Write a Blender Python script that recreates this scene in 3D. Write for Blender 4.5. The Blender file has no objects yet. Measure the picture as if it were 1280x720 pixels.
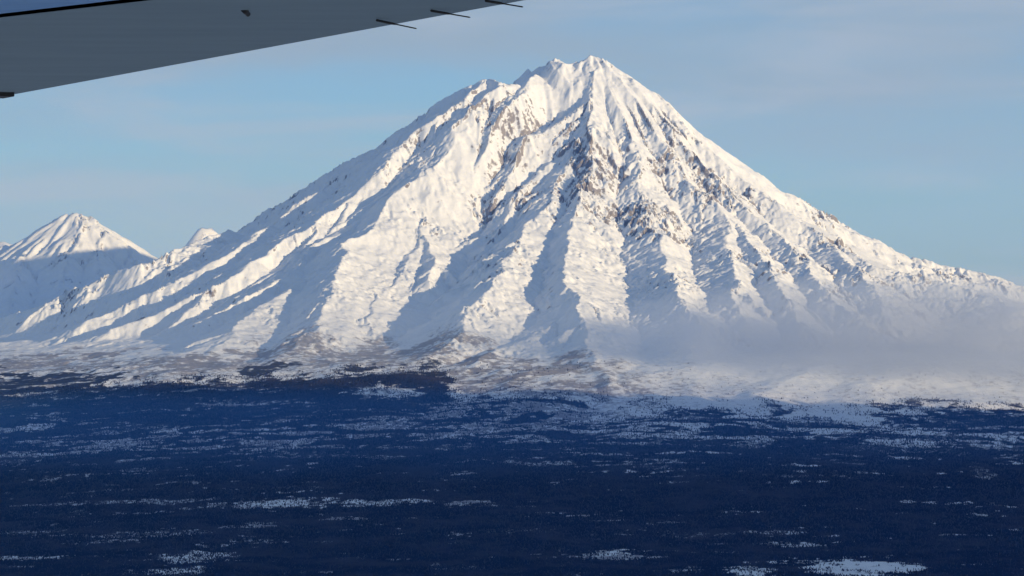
import bpy, math, numpy as np
from math import radians as R
sc = bpy.context.scene
col = sc.collection

# ------------------------------------------------------------------ camera, sky, sun, exposure
F = 4060.0                       # focal length in photo pixels (1280 wide)
HX, HY = 640.0, 330.0            # principal column, horizon row in the photo
CAMZ = 1676.0                    # flight altitude above sea level (m)
cam_d = bpy.data.cameras.new('camera')
cam = bpy.data.objects.new('camera', cam_d)
col.objects.link(cam)
cam.location = (0, 0, CAMZ)
cam.rotation_euler = (R(90) - math.atan((360 - HY) / F), 0, 0)
cam_d.sensor_width = 36
cam_d.lens = 36 * F / 1280
cam_d.clip_start = 0.1
cam_d.clip_end = 300000
sc.camera = cam

SUN_AZ, SUN_EL = 50.0, 9.0       # degrees: to the right of straight-behind-the-camera, above horizon
sun_dir = np.array([math.sin(R(SUN_AZ)) * math.cos(R(SUN_EL)), -math.cos(R(SUN_AZ)) * math.cos(R(SUN_EL)), math.sin(R(SUN_EL))])
sd = bpy.data.lights.new('sun', 'SUN')
sd.energy = 4.1
sd.angle = R(0.5)
sd.color = (1.0, 0.815, 0.56)
sun = bpy.data.objects.new('sun', sd)
col.objects.link(sun)
sun.rotation_euler = (R(90 - SUN_EL), 0, R(SUN_AZ))

world = bpy.data.worlds.new('World')
sc.world = world
world.use_nodes = True
wt = world.node_tree
wn, wl = wt.nodes, wt.links
wn.clear()
sky = wn.new('ShaderNodeTexSky')
sky.sky_type = 'NISHITA'
sky.sun_disc = False
sky.sun_elevation = R(SUN_EL)
sky.sun_rotation = R(180 - SUN_AZ)
sky.altitude = 1600
sky.air_density = 1.0
sky.dust_density = 0.3
sky.ozone_density = 6.0
bg = wn.new('ShaderNodeBackground')
bg.inputs['Strength'].default_value = 0.15
# thin high veil cloud mixed into the sky by direction
tc = wn.new('ShaderNodeTexCoord')
mp = wn.new('ShaderNodeMapping')
mp.inputs['Scale'].default_value = (5.0, 5.0, 24.0)
mp.inputs['Location'].default_value = (0.35, 0.0, 0.4)
nz = wn.new('ShaderNodeTexNoise')
nz.inputs['Scale'].default_value = 1.3
nz.inputs['Detail'].default_value = 5
nz.inputs['Roughness'].default_value = 0.5
rmp = wn.new('ShaderNodeMapRange')
rmp.inputs['From Min'].default_value = 0.40
rmp.inputs['From Max'].default_value = 0.64
rmp.inputs['To Min'].default_value = 0.5
rmp.inputs['To Max'].default_value = 0.8
mx = wn.new('ShaderNodeMixRGB')
mx.inputs['Color2'].default_value = (2.35, 3.2, 4.35, 1)
wo = wn.new('ShaderNodeOutputWorld')
wl.new(tc.outputs['Generated'], mp.inputs['Vector'])
wl.new(mp.outputs[0], nz.inputs['Vector'])
wl.new(nz.outputs[0], rmp.inputs[0])
# the veil lies low in the sky: overhead and below the horizon it thins out
sp0 = wn.new('ShaderNodeSeparateXYZ'); wl.new(tc.outputs['Generated'], sp0.inputs[0])
fade = wn.new('ShaderNodeMapRange'); fade.interpolation_type = 'SMOOTHSTEP'
fade.inputs['From Min'].default_value = 0.14; fade.inputs['From Max'].default_value = 0.50
fade.inputs['To Min'].default_value = 1.0; fade.inputs['To Max'].default_value = 0.30
ab = wn.new('ShaderNodeMath'); ab.operation = 'ABSOLUTE'; wl.new(sp0.outputs['Z'], ab.inputs[0]); wl.new(ab.outputs[0], fade.inputs[0])
def faded(sock):
    q = wn.new('ShaderNodeMath'); q.operation = 'MULTIPLY'; wl.new(sock, q.inputs[0]); wl.new(fade.outputs[0], q.inputs[1]); return q.outputs[0]
wl.new(faded(rmp.outputs[0]), mx.inputs[0])
wl.new(sky.outputs[0], mx.inputs[1])
sep = wn.new('ShaderNodeSeparateXYZ')
wl.new(tc.outputs['Generated'], sep.inputs[0])
ma = wn.new('ShaderNodeMath'); ma.operation = 'MULTIPLY_ADD'; ma.inputs[1].default_value = 0.16
wl.new(nz.outputs[0], ma.inputs[0]); wl.new(sep.outputs['Z'], ma.inputs[2])
mr = wn.new('ShaderNodeMapRange'); mr.interpolation_type = 'SMOOTHSTEP'
mr.inputs['From Min'].default_value = 0.095; mr.inputs['From Max'].default_value = 0.175
mr.inputs['To Max'].default_value = 0.85
wl.new(ma.outputs[0], mr.inputs[0])
mx2 = wn.new('ShaderNodeMixRGB'); mx2.inputs['Color2'].default_value = (2.05, 2.68, 3.5, 1)
wl.new(faded(mr.outputs[0]), mx2.inputs[0]); wl.new(mx.outputs[0], mx2.inputs[1])
# paler strands of high cloud towards the top
nz3 = wn.new('ShaderNodeTexNoise'); nz3.inputs['Scale'].default_value = 1.0; nz3.inputs['Detail'].default_value = 6; nz3.inputs['Roughness'].default_value = 0.55; nz3.inputs['Distortion'].default_value = 0.6
mp3 = wn.new('ShaderNodeMapping'); mp3.inputs['Scale'].default_value = (9.0, 9.0, 48.0); mp3.inputs['Location'].default_value = (2.1, 0.0, 0.3); mp3.inputs['Rotation'].default_value = (0, R(9), 0)
wl.new(tc.outputs['Generated'], mp3.inputs[0]); wl.new(mp3.outputs[0], nz3.inputs['Vector'])
m3 = wn.new('ShaderNodeMapRange'); m3.interpolation_type = 'SMOOTHSTEP'; m3.inputs['From Min'].default_value = 0.42; m3.inputs['From Max'].default_value = 0.72; m3.inputs['To Max'].default_value = 0.6
wl.new(nz3.outputs[0], m3.inputs[0])
mx3 = wn.new('ShaderNodeMixRGB'); mx3.inputs['Color2'].default_value = (2.75, 3.25, 4.1, 1)
wl.new(faded(m3.outputs[0]), mx3.inputs[0]); wl.new(mx2.outputs[0], mx3.inputs[1])
wl.new(mx3.outputs[0], bg.inputs[0])
wl.new(bg.outputs[0], wo.inputs[0])

sc.view_settings.view_transform = 'Standard'
sc.view_settings.look = 'None'
sc.view_settings.exposure = 0.0
sc.view_settings.gamma = 1.0
sc.cycles.max_bounces = 6
sc.cycles.volume_bounces = 2

# ------------------------------------------------------------------ helpers
def tag(o, label=None, cat=None, group=None, kind=None):
    for k, v in (('label', label), ('category', cat), ('group', group), ('kind', kind)):
        if v: o[k] = v
    return o

def mesh_obj(name, verts, faces, mat, parent=None, smooth=True, attrs=None):
    """verts (n,3) array, faces (m,3|4) int array -> ONE linked mesh object"""
    verts = np.asarray(verts, dtype=np.float32); faces = np.asarray(faces, dtype=np.int32)
    me = bpy.data.meshes.new(name)
    k = faces.shape[1]
    me.vertices.add(len(verts)); me.vertices.foreach_set('co', verts.ravel())
    me.loops.add(faces.size); me.loops.foreach_set('vertex_index', faces.ravel())
    me.polygons.add(len(faces))
    me.polygons.foreach_set('loop_start', np.arange(0, faces.size, k, dtype=np.int32))
    me.polygons.foreach_set('loop_total', np.full(len(faces), k, dtype=np.int32))
    me.polygons.foreach_set('use_smooth', np.full(len(faces), smooth))
    for an, av in (attrs or {}).items():
        a = me.attributes.new(an, 'FLOAT', 'POINT')
        a.data.foreach_set('value', np.asarray(av, dtype=np.float32).ravel())
    me.update(calc_edges=True)
    me.materials.append(mat)
    o = bpy.data.objects.new(name, me)
    col.objects.link(o)
    if parent: o.parent = parent
    return o

def hash2(ix, iy, seed):
    h = (ix.astype(np.int64) * 374761393 + iy.astype(np.int64) * 668265263 + seed * 974634777) & 0xFFFFFFFF
    h = ((h ^ (h >> 13)) * 1274126177) & 0xFFFFFFFF
    h = h ^ (h >> 16)
    return h

def h01(ix, iy, seed):
    return (hash2(ix, iy, seed) & 0xFFFF) / 65535.0

def perlin(x, y, seed=0):
    ix = np.floor(x).astype(np.int64); iy = np.floor(y).astype(np.int64)
    fx, fy = x - ix, y - iy
    u = fx * fx * fx * (fx * (fx * 6 - 15) + 10); v = fy * fy * fy * (fy * (fy * 6 - 15) + 10)
    def g(a, b):
        t = h01(ix + a, iy + b, seed) * (2 * math.pi)
        return np.cos(t) * (fx - a) + np.sin(t) * (fy - b)
    return ((g(0, 0) * (1 - u) + g(1, 0) * u) * (1 - v) + (g(0, 1) * (1 - u) + g(1, 1) * u) * v) * 1.5

def fbm(x, y, lam, octs=5, seed=0, gain=0.5, ridged=False):
    s = np.zeros_like(x); a = 1.0; n = 0.0
    for o in range(octs):
        p = perlin(x / lam + o * 17.3, y / lam - o * 9.7, seed + o)
        if ridged: p = 1 - 2 * np.abs(p)
        s += a * p; n += a
        a *= gain; lam *= 0.5
    return s / n

def sstep(a, b, v):
    t = np.clip((v - a) / (b - a), 0, 1)
    return t * t * (3 - 2 * t)

# ------------------------------------------------------------------ the mountain's broad form
XS, YS, ZS = 703.0, 28000.0, 3456.0
P_FRONT = np.array([(0, 0), (120, 70), (300, 205), (640, 450), (1000, 700), (1640, 1130), (2400, 1520), (3000, 1730), (3700, 1925), (5000, 2215),
                    (6000, 2400), (7500, 2650), (9000, 2870), (10500, 3080), (12000, 3230), (14000, 3330), (20000, 3390), (90000, 3420)], float)
P_LEFT = np.array([(0, 0), (90, 45), (190, 75), (380, 100), (480, 215), (700, 225), (958, 230), (1359, 407), (1669, 607), (1876, 779), (2152, 903), (2497, 1124), (2842, 1324), (3152, 1450),
                   (3462, 1575), (3876, 1750), (4221, 1920), (4704, 2159), (5118, 2270), (6000, 2430), (7500, 2640), (9000, 2860), (12000, 3230),
                   (14000, 3330), (20000, 3390), (90000, 3420)], float)
P_RIGHT = np.array([(0, 0), (124, 55), (331, 185), (538, 303), (641, 392), (952, 660), (1297, 905), (1641, 1145), (2055, 1360), (2400, 1560), (2745, 1715),
                    (3159, 1805), (3469, 1875), (3710, 1955), (4600, 2160), (6000, 2420), (7500, 2640), (9000, 2860), (12000, 3230), (14000, 3330), (20000, 3390), (90000, 3420)], float)

def base(x, y):
    dx, dy = x - XS, y - YS
    r = np.hypot(dx, dy) + 1e-6
    c = dx / r
    wl_ = sstep(0.35, 1.0, -c); wr_ = sstep(0.35, 1.0, c)
    d = (np.interp(r, P_FRONT[:, 0], P_FRONT[:, 1]) * (1 - wl_ - wr_) + np.interp(r, P_LEFT[:, 0], P_LEFT[:, 1]) * wl_
         + np.interp(r, P_RIGHT[:, 0], P_RIGHT[:, 1]) * wr_)
    return ZS - d

def unproj(px, py, off=0.0, surf=base, y0=15000.0, y1=28600.0):
    """photo pixel -> the world point where its ray first meets surf + off"""
    t = np.linspace(y0, y1, 2800)
    d = CAMZ + (HY - py) / F * t - (surf((px - HX) / F * t, t) + off)
    k = np.nonzero(d < 0)[0]
    i = k[0] if len(k) else int(np.argmin(np.abs(d)))
    Y = t[i]
    if len(k) and i > 0: Y = t[i - 1] + (t[i] - t[i - 1]) * d[i - 1] / (d[i - 1] - d[i])
    return ((px - HX) / F * Y, Y, CAMZ + (HY - py) / F * Y)

def ridge(pts, k=0.6, off=20.0, depth=None):
    """crest through photo pixels; each point may carry its own offset over the broad form"""
    out = []
    for p in pts:
        o = p[2] if len(p) > 2 else off
        out.append(unproj(p[0], p[1], o) if depth is None else ((p[0] - HX) / F * depth, depth, CAMZ + (HY - p[1]) / F * depth))
    return np.array(out), k

def tents(X, Y, lines, reach=900.0, warp=None):
    """highest roof over all crest lines"""
    T = np.full(X.shape, -1e4)
    for pts, k in lines:
        kl, kr = k if isinstance(k, tuple) else (k, k)
        for a, b in zip(pts[:-1], pts[1:]):
            lo = np.minimum(a, b) - reach; hi = np.maximum(a, b) + reach
            jx = np.searchsorted(X[0], [lo[0], hi[0]]); jy = np.searchsorted(Y[:, 0], [lo[1], hi[1]])
            s = np.s_[jy[0]:jy[1], jx[0]:jx[1]]
            x, y = X[s], Y[s]
            if not x.size: continue
            if warp is not None: x = x + warp[0][s]; y = y + warp[1][s]
            d = b[:2] - a[:2]; L2 = d @ d + 1e-6
            t = np.clip(((x - a[0]) * d[0] + (y - a[1]) * d[1]) / L2, 0, 1)
            dist = np.hypot(x - a[0] - t * d[0], y - a[1] - t * d[1])
            if kl != kr:
                sd_ = (d[0] * (y - a[1]) - d[1] * (x - a[0])) / (math.sqrt(L2) * (dist + 20.0))
                kk = kl + (kr - kl) * np.clip(0.5 + 0.5 * sd_, 0, 1)
            else: kk = kl
            T[s] = np.maximum(T[s], a[2] + t * (b[2] - a[2]) - kk * dist)
    return T

def over_base(lines):
    """the same crests with heights counted above the broad form"""
    out = []
    for pts, k in lines:
        q = pts.copy(); q[:, 2] -= base(q[:, 0], q[:, 1]); q[:, 2] *= 0.85 if q[:, 0].mean() > 1250 else (1.45 if q[:, 0].mean() < -500 else 1.25); out.append((q, k))
    return out

def smax(a, b, k):
    h = np.clip(0.5 + 0.5 * (a - b) / k, 0, 1)
    return b + (a - b) * h + k * h * (1 - h)

def erode(X, Y, Z, octs, mask, seed=5, steep=0.55, warp=None, ribs=None):
    """gullies that follow the fall line (summed oriented waves, finer each octave)"""
    gy, gx = np.gradient(Z, Y[:, 0], X[0])
    gx0, gy0 = gx.copy(), gy.copy()
    dz = np.zeros_like(Z)
    for cell, amp in octs:
        gl = np.hypot(gx, gy) + 1e-6
        dxp, dyp = -gy / gl, gx / gl
        st = np.clip(np.hypot(gx0, gy0) / steep, 0, 1.3) * mask
        wx, wy = (0, 0) if warp is None else warp
        ux, uy = (X + wx) / cell + seed * 3.7, (Y + wy) / cell + seed * 1.9
        ix, iy = np.floor(ux).astype(np.int64), np.floor(uy).astype(np.int64)
        fx, fy = ux - ix, uy - iy
        hs = np.zeros_like(Z); ds = np.zeros_like(Z); ws = np.zeros_like(Z)
        for i in (-1, 0, 1):
            for j in (-1, 0, 1):
                hh = hash2(ix + i, iy + j, seed)
                vx = fx - i - (hh & 255) / 255.0; vy = fy - j - ((hh >> 8) & 255) / 255.0
                w = np.exp(-2.2 * (vx * vx + vy * vy))
                ph = (vx * dxp + vy * dyp) * (2 * math.pi * 2.2) + ((hh >> 16) & 255) / 40.6
                hs += w * np.cos(ph); ds -= w * np.sin(ph); ws += w
        hs /= ws; ds = ds / ws * 2 * math.pi * 2.2 / cell
        dz += amp * st * hs
        if ribs is not None and cell < 200: ribs += hs * np.minimum(st, 1)
        gx = gx + amp * st * ds * dxp * 0.8
        gy = gy + amp * st * ds * dyp * 0.8
        seed += 11
    return dz

# ------------------------------------------------------------------ terrain grid (one sheet: plain + volcano)
def grow(start, step, ratio, end):
    v, s, out = start, step, []
    while abs(v) < abs(end) or (v < 0) != (end < 0) and False:
        s *= ratio; v += s; out.append(v)
        if (s > 0 and v >= end) or (s < 0 and v <= end): break
    return out
def axis_x():
    fine = np.arange(-5300, 5700, 9.0)
    lo, s, v = [], 9.0, -5300.0
    while v > -45000: s *= 1.07; v -= s; lo.append(v)
    hi, s, v = [], 9.0, fine[-1]
    while v < 45000: s *= 1.07; v += s; hi.append(v)
    return np.array(lo[::-1] + list(fine) + hi)
def axis_y():
    a = np.arange(14600, 20000, 20.0); b = np.arange(20000, 29100, 10.0)
    lo, s, v = [], 20.0, 14600.0
    while v > -30000: s *= 1.10; v -= s; lo.append(v)
    hi, s, v = [], 10.0, b[-1]
    while v < 62000: s *= 1.05; v += s; hi.append(v)
    return np.array(lo[::-1] + list(a) + list(b) + hi)
gxs, gys = axis_x(), axis_y()
X, Y = np.meshgrid(gxs, gys)
B = base(X, Y)
RR = np.hypot(X - XS, Y - YS)

RIDGES = [
    # crater rim and the left flank: long wind-drifted ridges, gentle to the left, steep to the right
    ridge([(742, 73, 0), (722, 80, 0), (703, 81, 30), (684, 82, 50), (674, 95, 45), (655, 118, 45), (630, 142, 45), (604, 172, 45), (590, 200, 30), (583, 225, 0)], (0.8, 0.6)),
    ridge([(606, 101, 20), (590, 109, 15), (575, 114, 10), (545, 131, 10), (500, 161, 10), (470, 185, 10), (430, 204, 10), (400, 222, 10), (365, 245, 10), (330, 264, 10), (305, 281, 5), (270, 302, 0), (238, 322, -10)], (0.5, 0.75), depth=27950),
    ridge([(540, 142, 0), (500, 172, 5), (455, 203, 8), (410, 232, 8), (370, 257, 5), (335, 282, -10), (300, 305, -20)], (0.3, 0.8)),
    ridge([(604, 103, 20), (577, 131, 25), (548, 148, 35), (508, 176, 45), (477, 216, 55), (450, 239, 60), (415, 265, 65), (380, 291, 65), (347, 312, 60), (307, 332, 50), (282, 350, 40), (237, 372, 15), (195, 392, -10), (140, 410, -30)], (0.30, 0.85)),
    ridge([(585, 135, 0), (562, 168, 20), (552, 182, 30), (520, 218, 35), (485, 244, 35), (457, 263, 35), (415, 286, 25), (390, 308, 10), (350, 335, 0), (300, 362, -20)], (0.28, 0.8)),
    ridge([(505, 246, 0), (490, 260, 10), (452, 278, 35), (415, 297, 40), (390, 319, 35), (365, 342, 25), (330, 362, 15), (290, 382, 0), (250, 402, -20)], (0.28, 0.7)),
    ridge([(330, 285, 0), (290, 315, 15), (250, 338, 20), (200, 362, 20), (150, 384, 10), (110, 400, 0)], (0.25, 0.7)),
    ridge([(285, 287, -25), (262, 296, 0), (217, 318, 45), (175, 336, 75), (140, 348, 80), (112, 361, 80), (82, 371, 75), (58, 384, 60), (20, 394, 45), (-60, 410, 20)], (0.4, 0.6)),
    # crater shoulder and the great lit face
    ridge([(606, 101, 30), (622, 106, 25), (648, 107, 25)], 0.75),
    ridge([(625, 107), (642, 106), (658, 99), (676, 90), (692, 85)], 0.8, depth=28300),
    ridge([(640, 107, 20), (612, 120, 25), (585, 148, 35), (568, 165, 55), (560, 195, 70), (527, 229, 95), (490, 260, 110), (455, 299, 120), (435, 315, 125), (423, 338, 125), (417, 352, 120), (407, 377, 100), (390, 408, 60), (368, 436, 20), (340, 455, 0)], (0.5, 0.42)),
    ridge([(560, 205, 20), (540, 262, 30), (527, 295, 30), (503, 335, 25), (478, 365, 15), (462, 400, 5)], (0.4, 0.34)),
    ridge([(530, 300, 40), (545, 330, 35), (530, 352, 20)], 0.5),
    ridge([(450, 318, 60), (418, 340, 40), (388, 352, 45), (345, 374, 55), (318, 388, 55), (300, 404, 50), (275, 428, 25), (258, 445, 0)], (0.5, 0.36)),
    # centre
    ridge([(742, 92, 15), (738, 128, 30), (737, 154, 55), (744, 176, 70), (738, 200, 80), (728, 232, 90), (717, 264, 105), (709, 298, 120), (705, 330, 125), (711, 362, 130), (720, 392, 110), (736, 432, 75), (751, 460, 25), (765, 485, 0)], (0.75, 0.42)),
    ridge([(738, 128, 20), (703, 154, 30), (660, 181, 30), (640, 215, 25), (622, 245, 10)], (0.7, 0.45)),
    ridge([(735, 165, 20), (712, 200, 30), (693, 235, 45), (676, 268, 80), (657, 291, 105), (643, 311, 120), (629, 332, 125), (632, 343, 125), (606, 368, 120), (587, 384, 115), (577, 410, 90), (556, 430, 45), (530, 446, 10)], (0.55, 0.45)),
    ridge([(690, 205, 0), (662, 232, 10), (635, 262, 15), (612, 300, 5), (592, 318, -30)], 0.55),
    ridge([(640, 318, 20), (620, 333, 40), (590, 352, 20), (566, 383, -40)], 0.42),
    ridge([(677, 300, 40), (672, 330, 45), (662, 352, 20), (655, 375, -20)], 0.42),
    # right of the main spur
    ridge([(762, 110, 10), (780, 150, 20), (795, 190, 30), (806, 232, 45), (818, 280, 45), (826, 316, 55), (838, 345, 75), (850, 374, 100), (863, 384, 105), (872, 408, 70), (866, 440, 20)], (0.42, 0.5)),
    ridge([(774, 100, 10), (797, 130, 15), (822, 170, 25), (846, 202, 30), (874, 238, 40), (903, 264, 50), (908, 296, 60), (916, 335, 95), (918, 357, 100), (926, 385, 65), (936, 420, 10)], (0.45, 0.5)),
    ridge([(874, 238, 30), (918, 280, 40), (938, 302, 55), (962, 326, 75), (977, 350, 85), (982, 372, 65), (1000, 410, 0)], (0.6, 0.5)),
    ridge([(790, 102, 10), (830, 150, 15), (870, 200, 20), (917, 245, 30), (960, 280, 40), (987, 305, 55), (1010, 336, 60), (1033, 362, 50), (1055, 382, 30), (1085, 410, -10)], (0.55, 0.45)),
    ridge([(822, 118, 5), (870, 172, 10), (905, 205, 10), (950, 240, 15), (990, 270, 15), (1035, 300, 25), (1065, 328, 45), (1082, 343, 60), (1090, 358, 50), (1105, 390, 0)], (0.5, 0.4)),
    ridge([(836, 131, 5), (880, 170, 5), (930, 205, 5), (980, 240, 5), (1040, 270, 5), (1090, 300, 5), (1140, 322, 5), (1200, 336, 5), (1248, 346, 15), (1282, 358, 5), (1330, 375, 0)], 0.5, depth=28050),
    ridge([(1040, 300, 0), (1100, 335, 10), (1160, 350, 10), (1220, 365, 10), (1270, 385, 0)], 0.4),
    # foot spurs
    ridge([(716, 380, 60), (690, 400, 25), (660, 418, 5), (620, 442, 0), (590, 458, -10)], (0.4, 0.3)),
    ridge([(300, 420, 0), (240, 440, 15), (190, 452, 15), (150, 462, 0)], 0.25),
    ridge([(1045, 458, 25), (1000, 468, 45), (965, 478, 50), (945, 496, 20)], (0.5, 0.3)),
    ridge([(885, 452, 25), (840, 462, 40), (800, 474, 20)], 0.3),
    ridge([(1240, 452, 20), (1190, 452, 40), (1140, 462, 45), (1090, 482, 20)], 0.3),
]
wa = sstep(250, 1700, RR) * (Y > 15000)
warp = (wa * (95 * fbm(X, Y, 620, 2, 301) + 32 * fbm(X, Y, 190, 2, 311)), wa * (95 * fbm(X, Y, 620, 2, 321) + 32 * fbm(X, Y, 190, 2, 331)))
def branches(lines, seed=12):
    """side spurs leaving the main crests at uneven spacing"""
    rng = np.random.RandomState(seed); out = []
    for pts, k in lines:
        seg = np.diff(pts[:, :2], axis=0); L = np.hypot(seg[:, 0], seg[:, 1]); cum = np.concatenate([[0], np.cumsum(L)])
        if cum[-1] < 900: continue
        t = 350 + 300 * rng.rand(); side = 1 if rng.rand() < 0.5 else -1
        while t < cum[-1] * 0.86:
            i = min(len(L) - 1, int(np.searchsorted(cum, t) - 1)); f = (t - cum[i]) / L[i]
            p = pts[i] + f * (pts[i + 1] - pts[i]); d = seg[i] / L[i]
            if rng.rand() < 0.35: side = -side
            a = side * R(24 + 30 * rng.rand()); ln = 180 + 420 * rng.rand() ** 1.3
            q = np.array([d[0] * math.cos(a) - d[1] * math.sin(a), d[0] * math.sin(a) + d[1] * math.cos(a)])
            bend = q * 0.6 + d * 0.4
            dr = 60 + 60 * rng.rand()
            out.append((np.array([[p[0], p[1], p[2] - 6], [p[0] + q[0] * ln * 0.5, p[1] + q[1] * ln * 0.5, p[2] - 12 - dr * 0.4], [p[0] + (q[0] + bend[0]) * ln * 0.5, p[1] + (q[1] + bend[1]) * ln * 0.5, p[2] - 12 - dr * 1.15]]), 0.55 + 0.2 * rng.rand()))
            t += 160 + 520 * rng.rand() ** 1.4
    return out
MAIN = over_base(RIDGES)
T = tents(X, Y, MAIN + branches(MAIN), 700.0, warp)
T = T + np.where(T > -900, (26 * fbm(X, Y, 300, 3, 341) + 9 * fbm(X, Y, 85, 2, 345)) * wa, 0)
carve = 185 * sstep(250, 1400, RR) * (1 - sstep(3800, 6800, RR))
carve = np.where(Y > 28300, carve * 0.4, carve)
carve -= (46 * fbm(X / 1.0, Y, 700, 4, 78, 0.55)) * sstep(3800, 5200, RR) * (1 - sstep(7600, 9500, RR))
carve += 10 * fbm(X, Y, 900, 3, 77) * sstep(500, 1500, RR) * (1 - sstep(6000, 9000, RR))
T = np.where(T > 0, T * (1 - 0.5 * sstep(4400, 6400, RR)), T)
Z = B + smax(T, -carve, 34.0 + 60 * sstep(4000, 5800, RR))
wv = 1 - sstep(5200, 7400, RR)                       # volcano weight, fading out on the apron
near = (Y > 19500) & (Y < 29500)
# warp + gullies
def spot(px, py, rx, ry):        # 1 inside an oval patch of the mountain seen in the photo, fading outward
    p = unproj(px, py); a = unproj(px, py + ry * 0.5); b_ = unproj(px, py - ry * 0.5)
    hy = max(60.0, b_[1] - a[1])
    return np.exp(-((X - p[0]) / (rx / F * p[1])) ** 2 - ((Y - p[1]) / hy) ** 2)
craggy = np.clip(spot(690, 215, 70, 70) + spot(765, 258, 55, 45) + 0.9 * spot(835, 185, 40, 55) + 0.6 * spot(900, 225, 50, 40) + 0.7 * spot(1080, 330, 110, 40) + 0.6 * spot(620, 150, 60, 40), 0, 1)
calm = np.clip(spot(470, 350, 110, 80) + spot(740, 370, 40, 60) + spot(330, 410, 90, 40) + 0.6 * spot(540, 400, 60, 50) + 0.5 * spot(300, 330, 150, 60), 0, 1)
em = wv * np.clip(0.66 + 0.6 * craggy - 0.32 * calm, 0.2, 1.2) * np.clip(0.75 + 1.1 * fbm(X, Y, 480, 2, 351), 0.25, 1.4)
ribs = np.zeros_like(X)
er = erode(X, Y, Z, [(1050, 28), (560, 17), (300, 10), (150, 5.0), (78, 2.6)], em, warp=(warp[0] * 1.2, warp[1] * 1.2), ribs=ribs)
Z = Z + er
hi = sstep(2150, 3100, Z)
Z += wv * (fbm(X + warp[0] * 0.5, Y, 110, 4, 9, 0.6, True) - 0.25) * (2.0 + 6 * hi + 13 * craggy) * (1 - 0.7 * calm) * sstep(60, 400, RR)
Z += fbm(X, Y, 420, 5, 31) * (14 * (1 - wv) + 4) * sstep(3000, 6500, RR)
# small jagged blocks on the summit crown
Z += 16 * np.maximum(0, fbm(X, Y, 70, 3, 41)) * (1 - sstep(120, 700, RR)) * 1.6
for (px, py, r_) in ((735, 76, 1), (741.5, 71, 1), (748, 73, 1), (753, 72.5, 1), (758, 75, 1), (761.5, 79, 1), (686, 80, 1), (692, 82, 1), (704, 82.5, 1), (714, 82, 1), (603, 100, 1), (622, 105, 1), (648, 106, 1), (580, 111, 1), (833, 126, 1)):
    p = unproj(px, py, 0, y0=26000)
    Z = np.maximum(Z, p[2] + 5 - np.hypot(X - p[0], (Y - p[1]) * 0.7) * 1.5)
back = unproj(660, 88, 0)                            # the lone horn on the far crater rim
Z = np.maximum(Z, CAMZ + (HY - 85.5) / F * 28350 - np.hypot(X - (660 - HX) / F * 28350, Y - 28350) * 1.05)

# ------------------------------------------------------------------ ground cover: forest and scrub
fl = np.array([(-200, 470), (0, 466), (120, 468), (200, 480), (262, 474), (350, 462), (430, 458), (500, 458), (548, 456), (580, 486), (660, 500), (760, 512), (900, 514),
               (1000, 520), (1080, 518), (1160, 512), (1280, 504), (1480, 496)], float)
flw = np.array([unproj(a, b) for a, b in fl])
yf = np.interp(X, flw[:, 0], flw[:, 1])
n1 = fbm(X, Y, 900, 5, 101, 0.55); n2 = fbm(X, Y, 260, 4, 111, 0.6)
n3 = fbm(X / 3.0, Y, 240, 4, 121, 0.55)
n4 = fbm(X, Y, 70, 3, 141, 0.6)
n5 = fbm(X / 4.5, Y, 120, 4, 151, 0.6)
edge = (yf - Y) / 750.0 + n1 * 1.5 + n2 * 1.0 + n4 * 0.5 + n5 * 0.6
forest = sstep(-0.42, 0.42, edge)
bare = 0.05 + 0.47 * sstep(0.0, 0.6, n5 + 0.5 * n4 + 0.4 * n1 + 0.12 * sstep(17800, 19500, Y)) + 0.5 * sstep(0.30, 0.62, n3 + n2 * 0.4 + n4 * 0.45 + n5 * 0.4)
patchy = np.exp(-(((X - (650 - HX) / F * 20200) / 1100) ** 2 + ((Y - 20000) / 900) ** 2))
patchy = np.maximum(patchy, 0.75 * np.exp(-((Y - 19600) / 650) ** 2))
bare = np.maximum(bare, patchy * sstep(-0.35, 0.25, n5 + n4 * 0.5 + n2 * 0.4))
CLEAR = [(20, 537, 55, 4, .7), (170, 628, 120, 3, .5), (340, 631, 80, 6, .75), (470, 629, 85, 5, .6), (40, 664, 60, 3, .5), (190, 667, 130, 4, .45), (235, 697, 55, 8, .7), (35, 697, 45, 3, .9),
         (770, 694, 36, 7, .75), (440, 697, 28, 4, .4), (1065, 711, 66, 13, 1.0), (935, 714, 32, 6, .8), (870, 668, 70, 5, .4), (955, 667, 55, 4, .55), (1222, 592, 22, 8, .45), (1060, 525, 46, 3, .8),
         (478, 490, 42, 9, .8), (200, 715, 60, 6, .7), (1190, 545, 80, 6, .4), (1110, 562, 90, 6, .4), (640, 665, 60, 4, .4), (60, 598, 40, 3, .5), (170, 589, 30, 4, .45), (45, 575, 60, 3, .4), (660, 580, 70, 4, .5), (1020, 682, 30, 3, .6),
         (400, 570, 110, 3, .4), (330, 612, 120, 3, .35), (560, 712, 60, 3, .4), (700, 640, 40, 3, .35)]
for (px, py, rx, ry, am) in CLEAR:
    p = unproj(px, py); q0 = unproj(px, py + ry); q1 = unproj(px, py - ry)
    hy = max(45.0, (q1[1] - q0[1]) / 2); hx = rx / F * p[1]
    e = ((X - p[0] + 160 * n1) / hx) ** 2 + ((Y - p[1] + 90 * n2 + 60 * n1) / hy) ** 2 + n5 * 1.4 + n4 * 1.2 + n2 * 0.8
    bare = np.maximum(bare, (1 - sstep(0.2, 1.5, e)) * am)
bare = np.clip(bare, 0, 1)
forest = forest * (1 - bare) * sstep(12800, 14600, Y)  # treeless snow added on the unseen near plain to bounce light onto the wing
band = sstep(-0.5, 0.5, (yf + 1300 - Y) / 1300.0 + n1 * 0.9 + n2 * 0.7) * (1 - forest)
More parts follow.
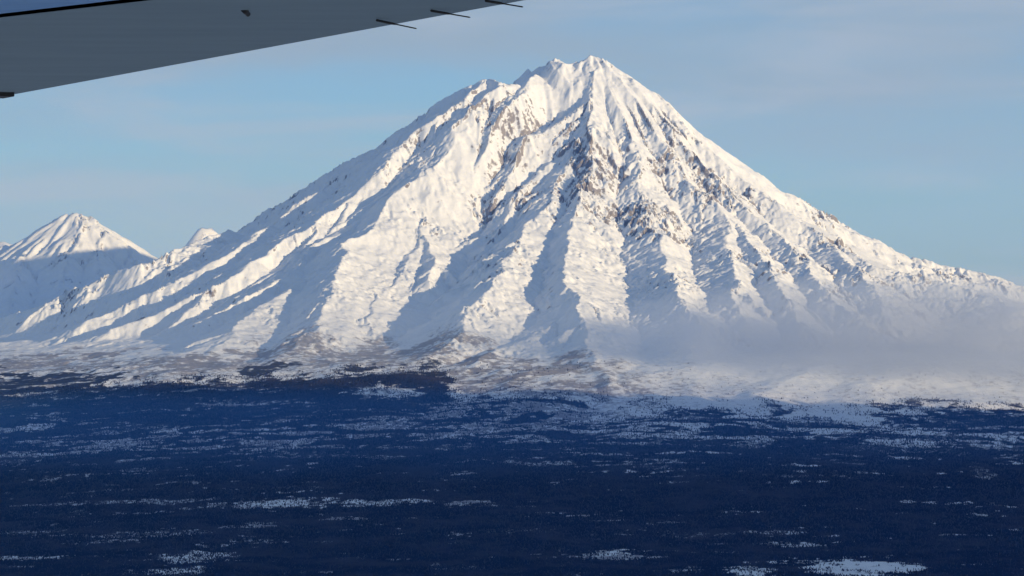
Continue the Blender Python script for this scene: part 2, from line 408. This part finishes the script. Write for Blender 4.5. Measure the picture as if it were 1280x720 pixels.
scrub = band * (0.38 + 0.52 * sstep(-0.35, 0.35, n2 + n4 * 0.7 + n5 * 0.5 + 0.3 * n1))
scrub *= 1 - 0.65 * sstep(300, 1300, X + 500 * n1)
scrub *= 1 - 0.75 * sstep(1100, 1350, Z + 120 * n2)
# rock: where the sharpest ribs shed their snow
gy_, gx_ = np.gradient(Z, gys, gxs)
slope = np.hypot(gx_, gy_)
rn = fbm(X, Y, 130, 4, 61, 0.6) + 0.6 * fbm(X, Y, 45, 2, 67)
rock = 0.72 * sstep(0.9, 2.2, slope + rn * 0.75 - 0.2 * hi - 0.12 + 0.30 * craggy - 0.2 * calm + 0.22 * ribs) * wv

def terrain_mat():
    m = bpy.data.materials.new('snow_and_scrub'); m.use_nodes = True
    t = m.node_tree; n, l = t.nodes, t.links
    b = n['Principled BSDF']
    geo = n.new('ShaderNodeNewGeometry')
    def noise(scale, detail, rough, vec=None, scl=(1, 1, 1)):
        mpn = n.new('ShaderNodeMapping'); mpn.inputs['Scale'].default_value = scl
        l.new(geo.outputs['Position'], mpn.inputs['Vector'])
        q = n.new('ShaderNodeTexNoise'); q.inputs['Scale'].default_value = scale; q.inputs['Detail'].default_value = detail; q.inputs['Roughness'].default_value = rough
        l.new(mpn.outputs[0], q.inputs['Vector']); return q.outputs[0]
    def attr(nm):
        a = n.new('ShaderNodeAttribute'); a.attribute_name = nm; return a.outputs['Fac']
    def ramp(v, a, c):
        q = n.new('ShaderNodeMapRange'); q.interpolation_type = 'SMOOTHSTEP'
        q.inputs['From Min'].default_value = a; q.inputs['From Max'].default_value = c
        l.new(v, q.inputs[0]); return q.outputs[0]
    def math_(op, a, c):
        q = n.new('ShaderNodeMath'); q.operation = op
        for i, v in enumerate((a, c)):
            if isinstance(v, (int, float)): q.inputs[i].default_value = v
            else: l.new(v, q.inputs[i])
        return q.outputs[0]
    def mix(f, a, c):
        q = n.new('ShaderNodeMixRGB'); l.new(f, q.inputs[0])
        for i, v in ((1, a), (2, c)):
            if isinstance(v, tuple): q.inputs[i].default_value = v + (1,)
            else: l.new(v, q.inputs[i])
        return q.outputs[0]
    nf = noise(0.045, 4, 0.65); nm = noise(0.012, 4, 0.6); ns = noise(0.11, 3, 0.6)
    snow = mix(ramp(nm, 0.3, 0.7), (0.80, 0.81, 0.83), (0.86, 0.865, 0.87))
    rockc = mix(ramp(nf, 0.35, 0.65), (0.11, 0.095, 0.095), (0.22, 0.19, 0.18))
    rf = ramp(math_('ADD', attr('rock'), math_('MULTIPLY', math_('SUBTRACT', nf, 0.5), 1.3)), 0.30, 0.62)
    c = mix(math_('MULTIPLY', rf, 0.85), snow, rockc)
    nb = noise(0.022, 6, 0.72)
    bush = mix(ramp(nb, 0.35, 0.65), (0.10, 0.088, 0.098), (0.20, 0.178, 0.195))
    sf = ramp(math_('ADD', attr('scrub'), math_('MULTIPLY', math_('SUBTRACT', nb, 0.5), 2.4)), 0.22, 0.72)
    c = mix(math_('MULTIPLY', sf, 0.8), c, bush)
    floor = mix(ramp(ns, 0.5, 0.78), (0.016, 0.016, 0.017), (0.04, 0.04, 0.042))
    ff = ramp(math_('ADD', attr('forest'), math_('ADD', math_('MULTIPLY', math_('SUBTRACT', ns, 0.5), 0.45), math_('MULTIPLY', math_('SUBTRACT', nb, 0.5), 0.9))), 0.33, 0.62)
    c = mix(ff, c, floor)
    l.new(c, b.inputs['Base Color'])
    b.inputs['Roughness'].default_value = 0.75
    b.inputs['Specular IOR Level'].default_value = 0.15
    bmp = n.new('ShaderNodeBump'); bmp.inputs['Strength'].default_value = 0.5; bmp.inputs['Distance'].default_value = 4.0
    l.new(nf, bmp.inputs['Height']); l.new(bmp.outputs[0], b.inputs['Normal'])
    return m
MT = terrain_mat()

ny, nx = X.shape
idx = np.arange(ny * nx).reshape(ny, nx)
quads = np.stack([idx[:-1, :-1], idx[:-1, 1:], idx[1:, 1:], idx[1:, :-1]], -1).reshape(-1, 4)
yc = (Y[:-1, :-1] + Y[1:, 1:]).ravel() / 2; xc = (X[:-1, :-1] + X[1:, 1:]).ravel() / 2
foot = np.where(yc < YS, 7650 + 500 * perlin(xc / 1500, xc * 0 + 3.3, 5), 6600)
isv = np.hypot(xc - XS, yc - YS) < foot
V = np.stack([X.ravel(), Y.ravel(), Z.ravel()], -1)
def sub(name, sel, kind):
    q = quads[sel]; u, inv = np.unique(q, return_inverse=True)
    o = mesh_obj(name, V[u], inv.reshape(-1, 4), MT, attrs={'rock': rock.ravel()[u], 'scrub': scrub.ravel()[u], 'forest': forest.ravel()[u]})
    return tag(o, kind=kind)
sub('volcano', isv, 'structure')
sub('ground', ~isv, 'structure')

# ------------------------------------------------------------------ far peaks behind the left flank; unseen high ground added for shade
def far_peak(name, D, lines, floor_r, x0, x1, y0, y1, step, amp=1.0, seed=3):
    xs = np.arange(x0, x1, step); ys = np.arange(y0, y1, step)
    x, y = np.meshgrid(xs, ys)
    t = tents(x, y, lines, reach=6000)
    t = t + erode(x, y, t, [(1100, 34 * amp), (560, 20 * amp), (280, 10 * amp), (140, 5 * amp)], np.ones_like(x), seed)
    t += fbm(x, y, 300, 4, seed + 50, 0.5, True) * 14 * amp
    e = np.minimum(np.minimum(x - x0, x1 - x), np.minimum(y - y0, y1 - y))
    t -= 700 * (1 - sstep(0, 900, e))
    gy2, gx2 = np.gradient(t, ys, xs)
    rk = 0.6 * sstep(1.0, 1.6, np.hypot(gx2, gy2) + fbm(x, y, 130, 4, seed + 70) * 0.3)
    n_y, n_x = x.shape
    i = np.arange(n_y * n_x).reshape(n_y, n_x)
    q = np.stack([i[:-1, :-1], i[:-1, 1:], i[1:, 1:], i[1:, :-1]], -1).reshape(-1, 4)
    o = mesh_obj(name, np.stack([x.ravel(), y.ravel(), t.ravel()], -1), q, MT, attrs={'rock': rk.ravel(), 'scrub': rk.ravel() * 0, 'forest': rk.ravel() * 0})
    return tag(o, kind='structure')
def wp(px, py, D): return ((px - HX) / F * D, D, CAMZ + (HY - py) / F * D)
def wl3(pts, k): return np.array([wp(*p) for p in pts]), k
far_peak('mountain', 39000, [
    wl3([(96, 267, 39000), (85, 268, 39000), (66, 277, 39000), (45, 291, 39000), (22, 304, 38900), (-10, 314, 38800), (-80, 330, 38600)], 0.62),
    wl3([(96, 267, 39000), (112, 272, 39000), (130, 284, 38950), (158, 302, 38900), (181, 319, 38800), (215, 345, 38600)], 0.62),
    wl3([(100, 268, 39000), (106, 282, 38750), (100, 298, 38450), (88, 316, 38100), (80, 345, 37300), (70, 390, 36000)], 0.62),
    wl3([(122, 279, 38950), (130, 292, 38700), (122, 312, 38300), (125, 345, 37300), (120, 395, 36000)], 0.62),
    wl3([(45, 291, 39000), (30, 318, 38400), (20, 350, 37300), (10, 395, 36000)], 0.6),
    wl3([(158, 302, 38900), (170, 335, 37900), (190, 380, 36400)], 0.6),
    wl3([(96, 267, 39000), (110, 300, 40000), (120, 380, 42500)], 0.6)], 0, -11500, -1500, 34500, 43500, 22.0)
far_peak('hills', 52000, [
    wl3([(-900, 330, 52000), (-500, 318, 52500), (-160, 322, 52000), (-40, 305, 52000), (6, 302, 52000), (40, 318, 52000), (120, 332, 52500), (200, 330, 53000),
         (330, 340, 53000), (500, 320, 54000), (760, 345, 53000), (1000, 356, 54000), (1300, 366, 53000), (1700, 358, 52500), (2100, 350, 52000), (2700, 346, 52000)], 0.45),
    wl3([(6, 302, 52000), (20, 380, 48500), (60, 420, 47000)], 0.45), wl3([(247, 290, 53000), (251, 283, 53000), (264, 283, 53000), (270, 288, 53000)], 1.25)], 0, -22000, 28000, 46500, 58500, 75.0, 0.8, 23)

# added ridge right of the flight path, out of view, placed to shade the plain
far_peak('hills', 0, [(np.array([(4300.0, 2000, 1900), (4400, 6000, 2000), (4700, 9500, 2150), (5200, 13000, 2520), (5500, 14500, 2620), (5900, 16500, 1880), (6700, 18000, 1330), (7900, 19500, 1200)]), 0.95)],
         0, 300, 12500, -2000, 22500, 80.0, 1.0, 43)
# added high ground hidden behind the volcano, shaped to shade the small left peak
far_peak('mountain', 0, [(np.array([(-600.0, 31100, 2750), (0, 31800, 2950), (750, 32700, 3060), (1500, 33600, 3130), (2200, 34400, 2640), (3000, 36000, 1900)]), 0.6)],
         0, -3500, 6500, 30500, 40000, 60.0, 1.0, 63)

# ------------------------------------------------------------------ the far-off wood: one mass of conifers and bare birches
def wood():
    rng = np.random.RandomState(4)
    N = 620000
    ty = 15200 + 6600 * rng.rand(N) ** 1.15
    tx = (rng.rand(N) * 2 - 1) * (0.168 * ty + 250) + 0.0
    ii = np.clip(np.searchsorted(gxs, tx), 1, nx - 1); jj = np.clip(np.searchsorted(gys, ty), 1, ny - 1)
    fx = (tx - gxs[ii - 1]) / (gxs[ii] - gxs[ii - 1]); fy = (ty - gys[jj - 1]) / (gys[jj] - gys[jj - 1])
    def samp(A): return (A[jj - 1, ii - 1] * (1 - fx) + A[jj - 1, ii] * fx) * (1 - fy) + (A[jj, ii - 1] * (1 - fx) + A[jj, ii] * fx) * fy
    f = samp(forest); s = samp(scrub)
    keep = rng.rand(N) < np.clip(f * 0.68 + s * 0.03, 0.002, 1)
    tx, ty = tx[keep], ty[keep]
    ii, jj, fx, fy = ii[keep], jj[keep], fx[keep], fy[keep]
    tz = samp(Z) - 0.3
    n = len(tx)
    h = 6.5 + 6.5 * rng.rand(n) ** 1.5; w = h * (0.20 + 0.16 * rng.rand(n)); a0 = rng.rand(n) * 6.28
    K = 4
    V_ = np.zeros((n, 2 * K + 1, 3), np.float32)
    for k in range(K):
        a = a0 + k * 2 * math.pi / K
        V_[:, k] = np.stack([tx + 0.25 * w * np.cos(a), ty + 0.25 * w * np.sin(a), tz], -1)
        rr = w * (0.8 + 0.4 * rng.rand(n))
        V_[:, K + k] = np.stack([tx + rr * np.cos(a), ty + rr * np.sin(a), tz + h * (0.28 + 0.12 * rng.rand(n))], -1)
    V_[:, 2 * K] = np.stack([tx + 0.05 * h * (rng.rand(n) - 0.5), ty, tz + h], -1)
    fc = []
    for k in range(K):
        k2 = (k + 1) % K
        fc += [(k, k2, K + k), (k2, K + k2, K + k), (K + k, K + k2, 2 * K)]
    fc = np.array(fc)
    Fc = (np.arange(n)[:, None, None] * (2 * K + 1) + fc[None]).reshape(-1, 3)
    m = bpy.data.materials.new('dark_foliage'); m.use_nodes = True
    t = m.node_tree; nn, l = t.nodes, t.links; b = nn['Principled BSDF']
    g = nn.new('ShaderNodeNewGeometry'); q = nn.new('ShaderNodeTexNoise'); q.inputs['Scale'].default_value = 0.0035; q.inputs['Detail'].default_value = 5; q.inputs['Roughness'].default_value = 0.65
    cr = nn.new('ShaderNodeMapRange'); cr.interpolation_type = 'SMOOTHSTEP'; cr.inputs['From Min'].default_value = 0.42; cr.inputs['From Max'].default_value = 0.72
    c = nn.new('ShaderNodeMixRGB'); c.inputs[1].default_value = (0.009, 0.011, 0.011, 1); c.inputs[2].default_value = (0.060, 0.052, 0.054, 1)
    l.new(g.outputs['Position'], q.inputs['Vector']); l.new(q.outputs[0], cr.inputs[0]); l.new(cr.outputs[0], c.inputs[0]); l.new(c.outputs[0], b.inputs['Base Color'])
    b.inputs['Roughness'].default_value = 0.9; b.inputs['Specular IOR Level'].default_value = 0.1
    o = mesh_obj('forest', V_.reshape(-1, 3), Fc, m, smooth=False)
    tag(o, 'dark blue winter forest with snowy clearings below the volcano', 'forest', kind='stuff')
wood()

# ------------------------------------------------------------------ air: haze box and the cloud bank
def box(name, lo, hi_, mat):
    v = [(x, y, z) for x in (lo[0], hi_[0]) for y in (lo[1], hi_[1]) for z in (lo[2], hi_[2])]
    f = [(0, 1, 3, 2), (4, 6, 7, 5), (0, 4, 5, 1), (2, 3, 7, 6), (0, 2, 6, 4), (1, 5, 7, 3)]
    return mesh_obj(name, v, f, mat, smooth=False)
hm = bpy.data.materials.new('air'); hm.use_nodes = True
t = hm.node_tree; t.nodes.remove(t.nodes['Principled BSDF'])
pv = t.nodes.new('ShaderNodeVolumePrincipled')
pv.inputs['Color'].default_value = (0.05, 0.27, 1.0, 1)
pv.inputs['Density'].default_value = 0.65e-5
pv.inputs['Anisotropy'].default_value = 0.0
pv.inputs['Absorption Color'].default_value = (1, 1, 1, 1)
t.links.new(pv.outputs[0], t.nodes['Material Output'].inputs['Volume'])
zmin = float(Z.min())
tag(box('haze', (-46500, -32500, zmin - 900), (46500, 63500, 3490), hm), kind='stuff')

def cloud(name, c, half, dens, label, seed, tint=(0.78, 0.87, 1.0)):
    """a soft bank of cloud: lumpy closed hull filled with uneven vapour"""
    nu, nv = 48, 24
    v = []
    for j in range(nv + 1):
        ph = -math.pi / 2 + math.pi * j / nv
        for i in range(nu):
            th = 2 * math.pi * i / nu
            e = np.array([math.cos(ph) * math.cos(th), math.cos(ph) * math.sin(th), math.sin(ph)])
            v.append(np.array(c) + e * np.array(half))
    f = [(j * nu + i, j * nu + (i + 1) % nu, (j + 1) * nu + (i + 1) % nu, (j + 1) * nu + i) for j in range(nv) for i in range(nu)]
    m = bpy.data.materials.new('vapour'); m.use_nodes = True
    t = m.node_tree; n, l = t.nodes, t.links
    n.remove(n['Principled BSDF'])
    p = n.new('ShaderNodeVolumePrincipled'); p.inputs['Color'].default_value = tint + (1,); p.inputs['Anisotropy'].default_value = 0.2
    g = n.new('ShaderNodeNewGeometry')
    # normalised distance from the bank's middle
    s1 = n.new('ShaderNodeVectorMath'); s1.operation = 'SUBTRACT'; s1.inputs[1].default_value = c
    s2 = n.new('ShaderNodeVectorMath'); s2.operation = 'DIVIDE'; s2.inputs[1].default_value = half
    s3 = n.new('ShaderNodeVectorMath'); s3.operation = 'LENGTH'
    l.new(g.outputs['Position'], s1.inputs[0]); l.new(s1.outputs[0], s2.inputs[0]); l.new(s2.outputs[0], s3.inputs[0])
    mpn = n.new('ShaderNodeMapping'); mpn.inputs['Scale'].default_value = (1, 1, 2.2); mpn.inputs['Location'].default_value = (seed * 100.0, 0, 0)
    q = n.new('ShaderNodeTexNoise'); q.inputs['Scale'].default_value = 0.0017; q.inputs['Detail'].default_value = 4; q.inputs['Roughness'].default_value = 0.55
    l.new(g.outputs['Position'], mpn.inputs[0]); l.new(mpn.outputs[0], q.inputs['Vector'])
    a = n.new('ShaderNodeMath'); a.operation = 'MULTIPLY_ADD'; a.inputs[1].default_value = 0.9
    l.new(q.outputs[0], a.inputs[0])
    sq = n.new('ShaderNodeMath'); sq.operation = 'POWER'; sq.inputs[1].default_value = 2.4; l.new(s3.outputs['Value'], sq.inputs[0])
    inv = n.new('ShaderNodeMath'); inv.operation = 'SUBTRACT'; inv.inputs[0].default_value = 0.62; l.new(sq.outputs[0], inv.inputs[1])
    l.new(inv.outputs[0], a.inputs[2])
    r = n.new('ShaderNodeMapRange'); r.interpolation_type = 'SMOOTHSTEP'; r.inputs['From Min'].default_value = 0.12; r.inputs['From Max'].default_value = 0.95; r.inputs['To Max'].default_value = dens
    l.new(a.outputs[0], r.inputs[0]); l.new(r.outputs[0], p.inputs['Density'])
    l.new(p.outputs[0], n['Material Output'].inputs['Volume'])
    o = mesh_obj(name, v, f, m)
    return tag(o, label, 'cloud')
def cpos(px, py, D): return tuple(float(q) for q in wp(px, py, D))
cloud('cloud_bank', cpos(1165, 414, 21700), (2500.0, 1050.0, 425.0), 0.00145, 'soft grey cloud bank hugging the right foot of the volcano', 3, (0.82, 0.88, 0.98))

mist = cloud('mist', cpos(700, 432, 22200), (5200.0, 1700.0, 430.0), 1.0e-4, None, 8)
vale = cloud('mist', cpos(70, 378, 35500), (3600.0, 1800.0, 480.0), 2.6e-4, None, 11)
low = cloud('mist', cpos(560, 540, 19300), (5600.0, 2300.0, 330.0), 1.2e-4, None, 5, (0.12, 0.40, 1.0))
skirt = cloud('mist', cpos(1090, 478, 20900), (2500.0, 800.0, 250.0), 5.0e-4, None, 7, (0.80, 0.87, 0.98))
for m_ in (mist, low, vale, skirt):
    del m_['category']
    m_['kind'] = 'stuff'

# ------------------------------------------------------------------ the aircraft wing overhead
H = 0.80
u = np.array([-0.40, 0.9165]); fwd = np.array([-0.9165, -0.40])
def on(px, py, z=H):             # pixel -> point on the wing's lower surface
    D = z / ((HY - py) / F)
    return np.array([(px - HX) / F * D, D])
TE0 = on(660, 0)
def te(tt): return TE0 + u * tt
g1, g2 = on(190, 0), on(0, 22)
gd = (g2 - g1) / np.linalg.norm(g2 - g1)
def gl(tt): return g1 + gd * tt
def paint(name, ca, cb, rough, streak):
    m = bpy.data.materials.new(name); m.use_nodes = True
    t = m.node_tree; n, l = t.nodes, t.links; b = n['Principled BSDF']
    tc_ = n.new('ShaderNodeTexCoord'); mpn = n.new('ShaderNodeMapping'); mpn.inputs['Rotation'].default_value = (0, 0, R(-23.6)); mpn.inputs['Scale'].default_value = streak
    q = n.new('ShaderNodeTexNoise'); q.inputs['Scale'].default_value = 1.0; q.inputs['Detail'].default_value = 6; q.inputs['Roughness'].default_value = 0.6
    c = n.new('ShaderNodeMixRGB'); c.inputs[1].default_value = ca + (1,); c.inputs[2].default_value = cb + (1,)
    r = n.new('ShaderNodeMapRange'); r.inputs['From Min'].default_value = 0.3; r.inputs['From Max'].default_value = 0.7
    l.new(tc_.outputs['Object'], mpn.inputs[0]); l.new(mpn.outputs[0], q.inputs['Vector']); l.new(q.outputs[0], r.inputs[0]); l.new(r.outputs[0], c.inputs[0])
    l.new(c.outputs[0], b.inputs['Base Color'])
    b.inputs['Roughness'].default_value = rough; b.inputs['Specular IOR Level'].default_value = 0.5
    return m
M_grey = paint('grey_wing_paint', (0.185, 0.285, 0.33), (0.25, 0.36, 0.395), 0.45, (1.2, 5.0, 1))
M_blue = paint('blue_wing_paint', (0.14, 0.40, 0.80), (0.24, 0.52, 0.88), 0.35, (1.5, 4.0, 1))
M_dark = paint('dark_metal', (0.015, 0.016, 0.018), (0.025, 0.026, 0.028), 0.5, (5, 5, 5))
wing = bpy.data.objects.new('aircraft_wing', None); col.objects.link(wing)
org = np.array([TE0[0], TE0[1], CAMZ + H])
wing.location = org
tag(wing, 'grey underside of an aircraft wing crossing the upper left corner', 'wing')
def slab(name, lowpts, hgt, mat, parent, bev=0.004):
    """lowpts: (x, y, zlow, thickness) round the outline -> closed bevelled slab, coordinates relative to the wing"""
    n = len(lowpts)
    v = [(p[0] - org[0], p[1] - org[1], p[2]) for p in lowpts] + [(p[0] - org[0], p[1] - org[1], p[2] + p[3]) for p in lowpts]
    me = bpy.data.meshes.new(name)
    me.from_pydata([tuple(map(float, q)) for q in v], [], [tuple(range(n))[::-1], tuple(range(n, 2 * n))] + [(i, (i + 1) % n, n + (i + 1) % n, n + i) for i in range(n)])
    me.materials.append(mat)
    o = bpy.data.objects.new(name, me); col.objects.link(o); o.parent = parent
    md = o.modifiers.new('bevel', 'BEVEL'); md.width = bev; md.segments = 2
    return o
# trailing panel: thin at its edge, thicker at the hinge gap
ta = [-7.0, -3.0, 0.0, 3.0, 6.2, 9.0]
A_ = te(-7.0); B_ = te(6.26)
lo_pts = [(*te(-7.0), 0, 0.012), (*te(6.26), 0, 0.012), (*gl(4.2), 0.0, 0.14), (*gl(-6.0), 0.0, 0.14)]
slab('trailing_panel', lo_pts, 0, M_grey, wing)
gap = 0.10
nrm = np.array([-gd[1], gd[0]]); nrm = nrm if nrm @ fwd > 0 else -nrm
def gl2(tt, off): return gl(tt) + nrm * off
slab('main_panel', [(*gl2(-6.0, gap), -0.004, 0.20), (*gl2(4.2, gap), -0.004, 0.20), (*gl2(4.0, 0.55), -0.03, 0.26), (*gl2(3.8, 1.25), 0.0, 0.18), (*gl2(3.7, 1.5), 0.08, 0.04),
                   (*gl2(-6.0, 1.9), 0.08, 0.04), (*gl2(-6.0, 1.6), 0.0, 0.18), (*gl2(-6.0, 0.7), -0.03, 0.26)], 0, M_blue, wing)
# dark void behind the hinge gap: the spar web
slab('hinge_spar', [(*gl2(-6.0, 0.004), 0.012, 0.1), (*gl2(4.2, 0.004), 0.012, 0.1), (*gl2(4.2, gap - 0.004), 0.012, 0.1), (*gl2(-6.0, gap - 0.004), 0.012, 0.1)], 0, M_dark, wing, 0.001)
def rod(name, a, b, r0, r1, mat, parent, seg=10):
    a, b = np.array(a, float), np.array(b, float); d = (b - a) / np.linalg.norm(b - a)
    s = np.cross(d, (0, 0, 1)); s /= np.linalg.norm(s); w = np.cross(s, d)
    prof = [(0, r0 * 0.4), (0.02, r0), (0.42, r0 * 0.95), (0.5, r1), (0.97, r1), (1.0, r1 * 0.4)]
    L = np.linalg.norm(b - a)
    v = [a + d * L * q + (s * math.cos(t_) + w * math.sin(t_)) * r_ for q, r_ in prof for t_ in np.linspace(0, 2 * math.pi, seg, endpoint=False)]
    f = [(i * seg + k, i * seg + (k + 1) % seg, (i + 1) * seg + (k + 1) % seg, (i + 1) * seg + k) for i in range(len(prof) - 1) for k in range(seg)]
    return mesh_obj(name, [q for q in v], f, mat, parent)
for (x0, y0, x1, y1) in ((470, 23, 521, 36), (538, 11, 588, 22), (606, -1.5, 654, 9)):
    p = on(x0, y0) ; D0 = p[1]
    D1 = D0 + (x1 - x0) / F * D0 * 0.42
    a = (p[0] - org[0], p[1] - org[1], -0.006)
    b = ((x1 - HX) / F * D1 - org[0], D1 - org[1], (HY - y1) / F * D1 - H)
    rod('static_wick', a, b, 0.0042, 0.0022, M_dark, wing)
# drain mast and its stain, hinge fitting at the far end
p = on(305, 13)
rod('drain', (p[0] - org[0], p[1] - org[1], 0.004), (p[0] - org[0] + 0.012, p[1] - org[1] + 0.03, -0.012), 0.011, 0.008, M_dark, wing)
q = te(5.9) + fwd * 0.05
slab('hinge_bracket', [(*(q + u * -0.10), -0.02, 0.03), (*(q + u * 0.10), -0.02, 0.03), (*(q + u * 0.08 + fwd * 0.30), -0.012, 0.02), (*(q + u * -0.02 + fwd * 0.30), -0.012, 0.02)], 0, M_dark, wing, 0.003)
